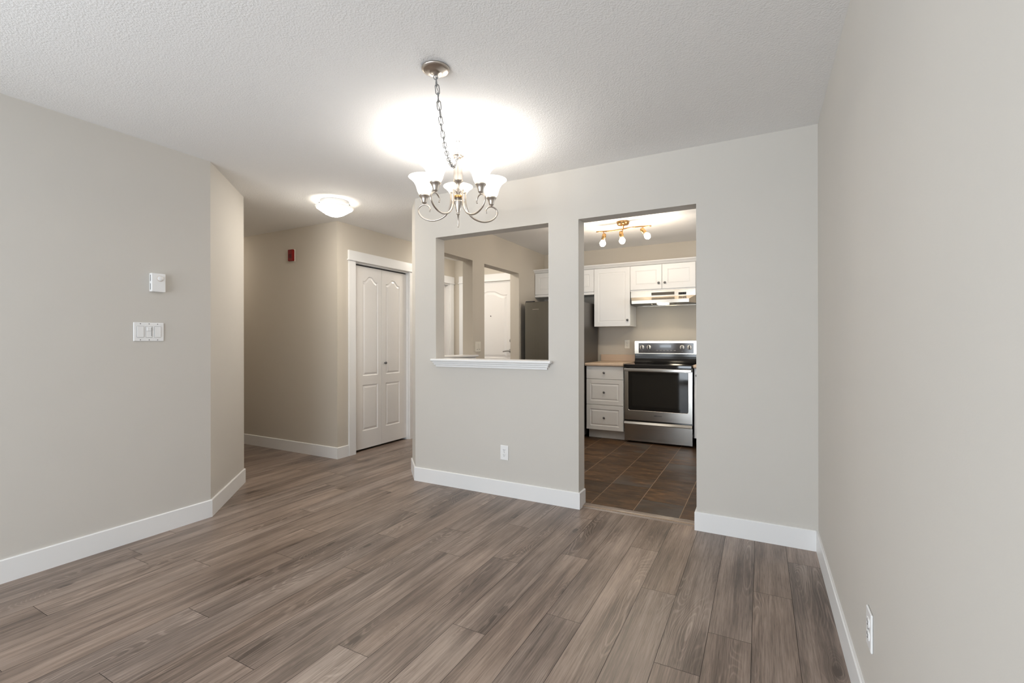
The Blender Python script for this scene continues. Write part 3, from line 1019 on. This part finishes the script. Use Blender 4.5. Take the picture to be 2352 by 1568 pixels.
for k in range(5):
    a = a0 + 2 * PI * k / 5
    ca, sa = math.cos(a), math.sin(a)
    W = lambda r, z: (r * ca, r * sa, z)
    p = catmull([W(r, z) for r, z in arm_rz], 5)
    rads = [0.0062 - 0.0022 * (i / (len(p) - 1)) ** 2 for i in range(len(p))]
    ar = MB(MC).tube(p, rads, 10)
    ar.ball(W(0.047, 2.126), 0.0078, 12)
    ar.tube([W(0.014, 2.122), W(0.047, 2.122)], 0.004, 8)
    ar = ar.obj('arm', NICKEL, ch)
    RC = 0.222
    MB(MC).lathe([(0, 2.060), (0.006, 2.061), (0.006, 2.066), (0.013, 2.070), (0.0155, 2.075), (0.020, 2.092), (0.026, 2.108), (0.032, 2.113), (0.033, 2.118), (0.030, 2.121), (0, 2.121)], W(RC, 0), n=28).obj('socket_cup', NICKEL, ar)
    prof = [(0.026, 2.121), (0.034, 2.126), (0.0415, 2.140), (0.0465, 2.158), (0.0535, 2.180), (0.066, 2.202), (0.083, 2.219), (0.097, 2.229), (0.0985, 2.231)]
    inner = [(r - 0.0035, z + 0.001) for r, z in reversed(prof)]
    MB(MC).lathe(prof + inner, W(RC, 0), n=44, closed=True).obj('glass_shade', SHADE, ch)
    MB(MC).lathe([(0, 2.122), (0.012, 2.123), (0.012, 2.140), (0.020, 2.155), (0.024, 2.170), (0.020, 2.186), (0.010, 2.195), (0, 2.197)], W(RC, 0), n=20).obj('bulb', BULB, ch)
    x, y, z = W(RC, 2.222 - 1.90)
    lamp('bulb_light', (x, y, z), CH_POWER, (1.0, 0.955, 0.90), 0.03, ch)

# ceiling canopy and swagged chain
CA = Vector((-1.300, 1.703, 0))
M2 = TR((AX.x, AX.y, 1.90))
MB(M2).lathe([(0, H), (0.062, H), (0.064, H - 0.004), (0.063, H - 0.008), (0.052, H - 0.014), (0.030, H - 0.020), (0.012, H - 0.023), (0.010, H - 0.030), (0, H - 0.031)], CA, n=44).obj('ceiling_canopy', NICKEL, ch)
Dp = AX - CA
cat_t = [(0.010, 2.405), (0.035, 2.385), (0.075, 2.350), (0.125, 2.305), (0.19, 2.258), (0.27, 2.217), (0.36, 2.192), (0.47, 2.180), (0.58, 2.180), (0.69, 2.194), (0.80, 2.228), (0.89, 2.275), (0.95, 2.322), (0.985, 2.362)]
cp = catmull([(CA.x + Dp.x * t_, CA.y + Dp.y * t_, z_) for t_, z_ in cat_t], 12)
acc = [0.0]
for i in range(1, len(cp)):
    acc.append(acc[-1] + (cp[i] - cp[i - 1]).length)


def along(s):
    for i in range(1, len(cp)):
        if acc[i] >= s:
            f = (s - acc[i - 1]) / max(1e-9, acc[i] - acc[i - 1])
            return cp[i - 1].lerp(cp[i], f)
    return cp[-1]


cb = MB(M2)
LK, LW, WR = 0.042, 0.0090, 0.0021
n_l = int(acc[-1] / 0.0335)
sp = acc[-1] / n_l
for i in range(n_l):
    c = along((i + 0.5) * sp)
    tg = (along((i + 1) * sp) - along(i * sp)).normalized()
    side = tg.cross(Vector((0, 0, 1)))
    side = side.normalized() if side.length > 0.05 else Vector((1, 0, 0))
    up = side.cross(tg).normalized()
    ax = (side + up * 0.25).normalized() if i % 2 else (up - side * 0.25).normalized()
    pts = []
    for q in range(20):
        a = 2 * PI * q / 20
        ex = (LK / 2 - LW) * (1 if math.cos(a) > 0 else -1) * (abs(math.cos(a)) > 0.02)
        pts.append(c + tg * (ex + LW * math.cos(a)) + ax * (LW * math.sin(a)))
    cb.tube(pts, WR, 6, True)
cb.obj('chain', CHAINM, ch)
MB(M2).tube([p + Vector((0.004 * math.sin(i * 0.35), 0.003 * math.cos(i * 0.3), 0.004 * math.sin(i * 0.22))) for i, p in enumerate(cp)], 0.0017, 6).obj('power_cord', CHAINM, ch)['label'] = 'thin grey cord threaded through chain'
MB(M2).tube([(CA.x + 0.009 * math.cos(2 * PI * i / 20) * _r.x, CA.y + 0.009 * math.cos(2 * PI * i / 20) * _r.y, H - 0.040 + 0.011 * math.sin(2 * PI * i / 20)) for i in range(20)], 0.0022, 8, True).obj('canopy_loop', CHAINM, ch)

# ------------------------------------------------------------------ kitchen
KZ = 0.012


def knob(parent, x, y, z, r=0.0145):
    o = MB().lathe([(0.006, 0), (0.006, 0.012), (r * 0.9, 0.017), (r, 0.021), (r * 0.85, 0.026), (0, 0.028)], (x, y, z), (0, -1, 0), 18).obj('knob', PEWTER, parent)
    o['label'] = 'dark pewter knob'
    return o


def cab_door(parent, name, x0, x1, z0, z1, y, prof=ROUTED, inset=0.066, kn=None, plain=False):
    ol = [] if plain else [[(x0 + inset, z0 + inset), (x1 - inset, z0 + inset), (x1 - inset, z1 - inset), (x0 + inset, z1 - inset)]]
    d = MB().slab(x0, x1, z0, z1, y, 0.018, ol, prof).obj(name, CABW, parent, bevel=0.0025)
    if kn:
        knob(d, kn[0], y, kn[1])
    return d


# wall cabinets (local coordinates = world offset from the cabinet base corner)
UY = 5.795


def wall_cabinet(x0, x1, z0, z1, label, doors, rail=0.0):
    loc = (x0, UY, z0)
    t = thing('wall_cabinet', loc, label, 'cabinet', 'white wall cabinets')
    w, h = x1 - x0, z1 - z0
    MB().box(0, w, 0.019, YK - UY - 0.001, 0, h, 0.001).obj('carcass', CABW, t)
    if rail:
        MB().box(0.001, w - 0.001, 0.004, 0.0188, 0, rail - 0.004, 0.001).obj('bottom_rail', CABW, t)
    for a, b, kx, kz in doors:
        cab_door(t, 'door', a - x0 + 0.0015, b - x0 - 0.0015, rail + 0.001, h - 0.004, 0.0, ROUTED, 0.060 if h > 0.5 else 0.062, (kx - x0, kz - z0) if kx else None)
    return t


wall_cabinet(-2.738, -1.8945, 1.806, 2.134, 'white wall cabinet above the dark refrigerator', [(-2.735, -2.316, None, 0), (-2.314, -1.8955, None, 0)], 0.034)
wall_cabinet(-1.8935, -1.4305, 1.390, 2.134, 'tall white single door wall cabinet between refrigerator and range hood', [(-1.8935, -1.4305, -1.461, 1.467)])
wall_cabinet(-1.4295, -0.667, 1.8165, 2.134, 'short white two door wall cabinet above the range hood', [(-1.4295, -1.0475, -1.083, 1.905), (-1.0465, -0.667, -1.012, 1.905)], 0.016)
struct(MB().xprism([(UY + 0.003, 2.1345), (UY - 0.004, 2.1345), (UY - 0.010, 2.142), (UY - 0.030, 2.160), (UY - 0.042, 2.166), (UY - 0.046, 2.178), (UY + 0.003, 2.180), (YK - 0.001, 2.180), (YK - 0.001, 2.1345)], -2.739, -0.640)
       .obj('trim_7', CABW), 'white crown moulding along the wall cabinet tops', 'trim')

# base cabinets
FY = 5.500


def base_cabinet(x0, x1, label):
    t = thing('base_cabinet', (x0, FY, KZ), label, 'cabinet', 'white base cabinets')
    w = x1 - x0
    MB().box(0, w, 0.019, 0.605, 0.112, 0.890, 0.001).obj('carcass', CABW, t)
    MB().box(0.002 if x0 < -1 else 0.03, w, 0.100, 0.118, 0.0, 0.1115, 0.001).obj('toe_kick', CABW, t)
    return t


t = base_cabinet(-1.900, -1.4385, 'white three drawer base cabinet left of the range')
for z0, z1, pl in ((0.744, 0.898, True), (0.432, 0.739, False), (0.127, 0.427, False)):
    zc = (z0 + z1) / 2 - KZ
    cab_door(t, 'drawer', 0.003, 0.4585, z0 - KZ, z1 - KZ, 0.0, RAISED, 0.050, (0.229, zc), pl)
t = base_cabinet(-0.652, XR - 0.002, 'white base cabinet right of the range, mostly hidden by the wall')
cab_door(t, 'door', 0.010, 0.46, 0.115, 0.886, 0.0, RAISED, 0.055, (0.032, 0.81))
cab_door(t, 'door', 0.463, 0.92, 0.115, 0.886, 0.0, RAISED, 0.055, (0.495, 0.81))

CT0, CT1 = 0.9025, 0.938


def countertop(x0, x1, label):
    t = thing('countertop', (x0, 5.468, CT0), label, 'countertop', 'tan kitchen countertops')
    h, w, d = CT1 - CT0, x1 - x0, YK - 5.468 - 0.001
    MB().xprism([(0.012, 0), (d, 0), (d, h), (0.012, h), (0.005, h - 0.003), (0.001, h - 0.010), (0, h - 0.018), (0.002, 0.007), (0.006, 0.002)], 0, w).obj('slab', LAMI, t)
    MB().box(0.004 if x0 < -1 else 0, w, d - 0.020, d, h, h + 0.090, 0.005, 3).obj('backsplash', LAMI, t)
    return t


countertop(-1.906, -1.4365, 'tan laminate countertop with backsplash left of the range')
countertop(-0.656, XR - 0.001, 'tan laminate countertop right of the range, a sliver behind the wall')

# range
RX0, RX1 = -1.4265, -0.668
t = thing('range', (RX0, FY, KZ), 'stainless steel electric range with black glass top and window door', 'range')
MR = TR((RX0, FY, KZ))
MB(MR).box(RX0 + 0.003, RX1 - 0.003, FY + 0.045, 6.10, KZ + 0.02, 0.905).obj('body', BLACKEN, t)
for sx in (RX0 + 0.05, RX1 - 0.05):
    for yy in (FY + 0.09, 6.05):
        MB(MR).lathe([(0.018, 0), (0.018, 0.006), (0.010, 0.008), (0.010, 0.0215), (0, 0.0215)], (sx, yy, KZ), n=14).obj('foot', DARK, t)
ct = MB(MR).box(RX0, RX1, FY - 0.032, 6.075, 0.891, 0.932, 0.008, 3).obj('cooktop', BLACKGL, t)
for bx, by, br in ((-1.235, 5.66, 0.105), (-0.86, 5.66, 0.085), (-1.235, 5.90, 0.075), (-0.86, 5.90, 0.105)):
    MB(MR).lathe([(br, 0), (br, 0.0004), (br - 0.004, 0.0004), (br - 0.004, 0)], (bx, by, 0.9320), n=48, closed=True).obj('burner_ring', PANELG, ct)
win = rounded_rect(-1.384, -0.711, 0.390, 0.848, (0.022, 0.022, 0.004, 0.004), 6)
dr = MB(MR).slab(RX0 + 0.0015, RX1 - 0.0015, 0.280, 0.886, FY, 0.044, [win], [(0, 0), (0.003, 0.002), (0.004, 0.006)]).obj('oven_door', STEEL, t, bevel=0.003)
g = MB(MR).slab(0, 0, 0, 0, FY + 0.0035, 0.002, outer=offset_poly(win, 0.0035)).obj('window_glass', OVENGL, dr)
MB(MR).slab(0, 0, 0, 0, FY + 0.0033, 0.001, [], outer=rounded_rect(-1.335, -0.765, 0.440, 0.815, (0.01,) * 4, 4)).obj('window_screen', simple('oven_screen', (0.013, 0.012, 0.010), 0.05, spec=0.45, noise=0.1), g)
hd = MB(MR).box(RX0 + 0.004, RX1 - 0.004, FY - 0.052, FY - 0.030, 0.853, 0.887, 0.006, 3)
for sx in (RX0 + 0.030, RX1 - 0.030):
    hd.box(sx - 0.022, sx + 0.022, FY - 0.034, FY + 0.001, 0.857, 0.883, 0.003)
hd.obj('oven_handle', STEEL, dr)
dw = MB(MR)
dw.xprism([(FY + 0.044, 0.033), (FY + 0.002, 0.033), (FY, 0.036), (FY, 0.226), (FY - 0.010, 0.228), (FY - 0.028, 0.233), (FY - 0.030, 0.238), (FY - 0.020, 0.261), (FY - 0.015, 0.2635), (FY + 0.044, 0.2635)], RX0 + 0.0015, RX1 - 0.0015)
dw.obj('storage_drawer', STEEL, t)
# backguard
bg = MB(MR).xprism([(5.965, 0.928), (5.978, 0.940), (5.990, 0.958), (5.998, 0.985), (6.001, 1.012), (6.002, 1.046), (6.075, 1.046), (6.075, 0.928)], RX0 + 0.006, RX1 - 0.006).obj('backguard_base', BLACKEN, t, bevel=0.004)
PAN = rounded_rect(RX0 + 0.004, RX1 - 0.004, 1.044, 1.206, (0.006, 0.006, 0.012, 0.012), 4)
gl = [(-1.372, 1.054), (-0.714, 1.054), (-0.714, 1.178), (-1.372, 1.178)]
cpn = MB(MR).slab(0, 0, 0, 0, 5.992, 0.090, [gl], [(0, 0), (0.001, 0.002)], outer=PAN).obj('control_panel', HOODSTEEL, t, bevel=0.004)
MB(MR).slab(0, 0, 0, 0, 5.9935, 0.001, outer=offset_poly(gl, 0.0005)).obj('panel_glass', PANELG, cpn)
MB(MR).box(-1.115, -0.975, 5.9925, 5.9934, 1.125, 1.155, 0.0).obj('clock_display', BLACKGL, cpn)
PRINT = simple('panel_print', (0.35, 0.32, 0.30), 0.4, noise=0.05)
for i in range(6):
    MB(MR).box(-1.155 + i * 0.042, -1.130 + i * 0.042, 5.9929, 5.9934, 1.085, 1.090).obj('touch_key', PRINT, cpn)
for kx in (-1.328, -1.244, -0.846, -0.761):
    MB(MR).box(kx - 0.006, kx + 0.006, 5.9929, 5.9934, 1.078, 1.081).obj('knob_legend', PRINT, cpn)
for kx in (-1.328, -1.244, -0.846, -0.761):
    kb = MB(MR).lathe([(0.0285, 0), (0.0285, 0.006), (0.025, 0.010), (0, 0.010)], (kx, 5.9932, 1.126), (0, -1, 0), 28).obj('burner_knob', KNOBST, cpn)
    MB(MR).box(kx - 0.0045, kx + 0.0045, 5.962, 5.984, 1.102, 1.150, 0.003).obj('knob_grip', DARK, kb)


def text_part(name, body, size, M, mat, parent, shear=0.0, extrude=0.0004):
    cu = bpy.data.curves.new(name, 'FONT')
    cu.body = body
    cu.size = size
    cu.shear = shear
    cu.extrude = extrude
    cu.align_x = 'CENTER'
    cu.align_y = 'CENTER'
    tmp = bpy.data.objects.new(name, cu)
    COL.objects.link(tmp)
    me = bpy.data.meshes.new_from_object(tmp.evaluated_get(bpy.context.evaluated_depsgraph_get()))
    bpy.data.objects.remove(tmp, do_unlink=True)
    me.transform(M)
    me.materials.clear()
    me.materials.append(mat)
    o = bpy.data.objects.new(name, me)
    COL.objects.link(o)
    o.parent = parent
    return o


UPR = Matrix.Rotation(PI / 2, 4, 'X')
text_part('brand_lettering', 'Whirlpool', 0.021, MR @ Matrix.Translation((-1.045, FY - 0.0004, 0.341)) @ UPR, DARK, dr, 0.35)
lo = MB(MR).tube([(-1.045 + 0.030 * math.cos(a / 16 * 2 * PI - 0.4), FY - 0.0006, 0.342 + 0.012 * math.sin(a / 16 * 2 * PI - 0.4)) for a in range(13)], 0.0006, 6)
lo.obj('emblem_swirl', DARK, dr)

# range hood
t = thing('range_hood', (RX0 + 0.006, UY, 1.648), 'stainless steel range hood under the short wall cabinet', 'range hood')
HX0, HX1 = -1.421, -0.668
MH = TR((HX0, UY, 1.648))
b = MB(MH)
lx0, lx1, ly = -1.362, -0.726, 5.620
lx0, lx1 = HX0 + 0.052, HX1 - 0.052
V = [(HX0, UY, 1.8155), (HX1, UY, 1.8155), (HX0, UY, 1.742), (HX1, UY, 1.742), (lx0, ly, 1.688), (lx1, ly, 1.688), (lx0, ly, 1.650), (lx1, ly, 1.650),
     (HX0, 6.118, 1.8155), (HX1, 6.118, 1.8155), (HX0, 6.118, 1.650), (HX1, 6.118, 1.650), (HX0, UY + 0.02, 1.650), (HX1, UY + 0.02, 1.650)]
vv = [b.bm.verts.new(p) for p in V]
for f in ((0, 1, 3, 2), (2, 3, 5, 4), (4, 5, 7, 6), (0, 2, 12, 10, 8), (1, 9, 11, 13, 3), (2, 4, 6, 12), (3, 13, 7, 5), (8, 9, 1, 0), (8, 10, 11, 9)):
    b.bm.faces.new([vv[i] for i in f])
bmesh.ops.recalc_face_normals(b.bm, faces=b.bm.faces[:])
hs = b.obj('hood_shell', HOODSTEEL, t)
so = hs.modifiers.new('thickness', 'SOLIDIFY')
so.thickness = 0.0015
so.offset = -1
u = MB(MH).prism([(HX0 + 0.004, 6.116), (HX0 + 0.004, UY + 0.025), (lx0 + 0.004, ly + 0.006), (lx1 - 0.004, ly + 0.006), (HX1 - 0.004, UY + 0.025), (HX1 - 0.004, 6.116)], 1.655, 1.660)
u.obj('underside_pan', simple('hood_filter', (0.16, 0.15, 0.14), 0.35, metal=0.8, noise=0.2), t)
MB(MH).box(-1.172, -0.905, UY - 0.001, UY + 0.004, 1.757, 1.792).obj('vent_slot', simple('vent_dark', (0.06, 0.05, 0.035), 0.5, noise=0.1), t)
rk = MB(MH).box(-0.858, -0.772, UY - 0.0015, UY + 0.004, 1.753, 1.781).obj('switch_panel', DARK, t)
sw = MB(MH)
for x in (-0.842, -0.816, -0.790):
    sw.box(x - 0.009, x + 0.009, UY - 0.006, UY - 0.0012, 1.757, 1.777, 0.001)
sw.obj('rocker_switches', BLACKEN, rk)
MB(MH).box(-1.09, -0.965, 5.70, 5.81, 1.638, 1.6548, 0.012, 3).obj('lamp_lens', HOODLAMP, t)['label'] = 'lit warm white lamp lens'
for x in (-1.16, -0.90):
    MB(MH).tube([(x, 5.68, 1.652), (x + 0.012, 5.72, 1.640), (x + 0.02, 5.78, 1.652)], 0.003, 8).obj('filter_latch', STEEL, t)
d = bpy.data.lights.new('hood_light', 'SPOT')
d.energy = 3.0
d.color = (1.0, 0.86, 0.62)
d.spot_size = 2.4
d.spot_blend = 0.6
d.shadow_soft_size = 0.04
o = bpy.data.objects.new('hood_light', d)
COL.objects.link(o)
o.parent = t
o.location = (-1.03 - HX0, 5.76 - UY, 1.632 - 1.648)

# refrigerator
FX0, FX1, FF = -2.662, -1.922, 5.335
t = thing('refrigerator', (FX0, FF, KZ), 'dark stainless refrigerator in the kitchen corner, seen through the serving opening', 'refrigerator')
MF = TR((FX0, FF, KZ))
MB(MF).box(FX0 + 0.003, FX1 - 0.003, FF + 0.060, 6.05, KZ + 0.03, 1.690, 0.004).obj('cabinet', FRIDGESIDE, t)
u = MB(MF).box(FX0, FX1, FF, FF + 0.055, 0.660, 1.703, 0.010, 4).obj('refrigerator_door', FRIDGE, t)
MB(MF).box(-2.552, -2.466, FF - 0.0022, FF - 0.0002, 1.603, 1.612, 0.0008).obj('nameplate', STEEL, u)['label'] = 'slim bright nameplate'
MB(MF).box(FX0, FX1, FF, FF + 0.055, 0.070, 0.652, 0.010, 4).obj('freezer_drawer', FRIDGE, t)
MB(MF).xprism([(FF + 0.01, 1.7035), (FF + 0.02, 1.716), (FF + 0.075, 1.720), (FF + 0.12, 1.704), (FF + 0.12, 1.6905), (FF + 0.058, 1.6905), (FF + 0.056, 1.7035)], FX0 + 0.004, FX0 + 0.105).obj('hinge_cover', DARK, t)
for sx in (FX0 + 0.06, FX1 - 0.06):
    for yy in (FF + 0.12, 6.0):
        MB(MF).lathe([(0.02, 0), (0.02, 0.01), (0.012, 0.012), (0.012, 0.0312), (0, 0.0312)], (sx, yy, KZ), n=14).obj('foot', DARK, t)

# track light
TB = Vector((-1.257, 4.800, H))
t = thing('track_light', TB, 'antique brass three head spotlight bar on the kitchen ceiling', 'ceiling light')
MB().lathe([(0, 0), (0.066, 0), (0.066, -0.004), (0.062, -0.022), (0.056, -0.034), (0.030, -0.040), (0.008, -0.044), (0.008, -0.072), (0, -0.072)], n=40).obj('canopy', BRASS, t)
bar = [(-0.285 + 0.57 * i / 24, 0.024 * math.sin(-PI * 1.1 * (-1 + 2 * i / 24)), -0.075) for i in range(25)]
MB().tube(bar, 0.0065, 10).obj('bar', BRASS, t)
for x, yb, dirv in ((-0.213, 0.022, (-0.16, -0.10, -1.0)), (-0.003, 0.0, (0.17, -0.15, -1.0)), (0.209, -0.022, (0.70, -0.10, -0.95))):
    dv = Vector(dirv).normalized()
    st = Vector((x, yb, -0.075))
    piv = st + Vector((0, 0, -0.035))
    hd_ = piv + Vector((0.014 if x < -0.1 else -0.016, -0.012, 0.012))
    sp_ = MB().tube([st, piv], 0.0048, 8)
    sp_.tube([piv, hd_ + dv * 0.02], 0.004, 8)
    sp_ = sp_.obj('spot_head', BRASS, t)
    MB().lathe([(0, 0), (0.010, 0.001), (0.018, 0.007), (0.0215, 0.018), (0.0215, 0.072), (0.019, 0.074), (0, 0.074)], hd_, dv, 26).obj('lamp_cup', BRASS, sp_)
    MB().lathe([(0.017, 0.073), (0.024, 0.084), (0.0325, 0.103), (0.0325, 0.112), (0.024, 0.130), (0.016, 0.138), (0, 0.141)], hd_, dv, 8).obj('bulb', BULB, sp_)
    lamp('spot_light', hd_ + dv * 0.195, TRACK_POWER, (1.0, 0.85, 0.67), 0.03, t)
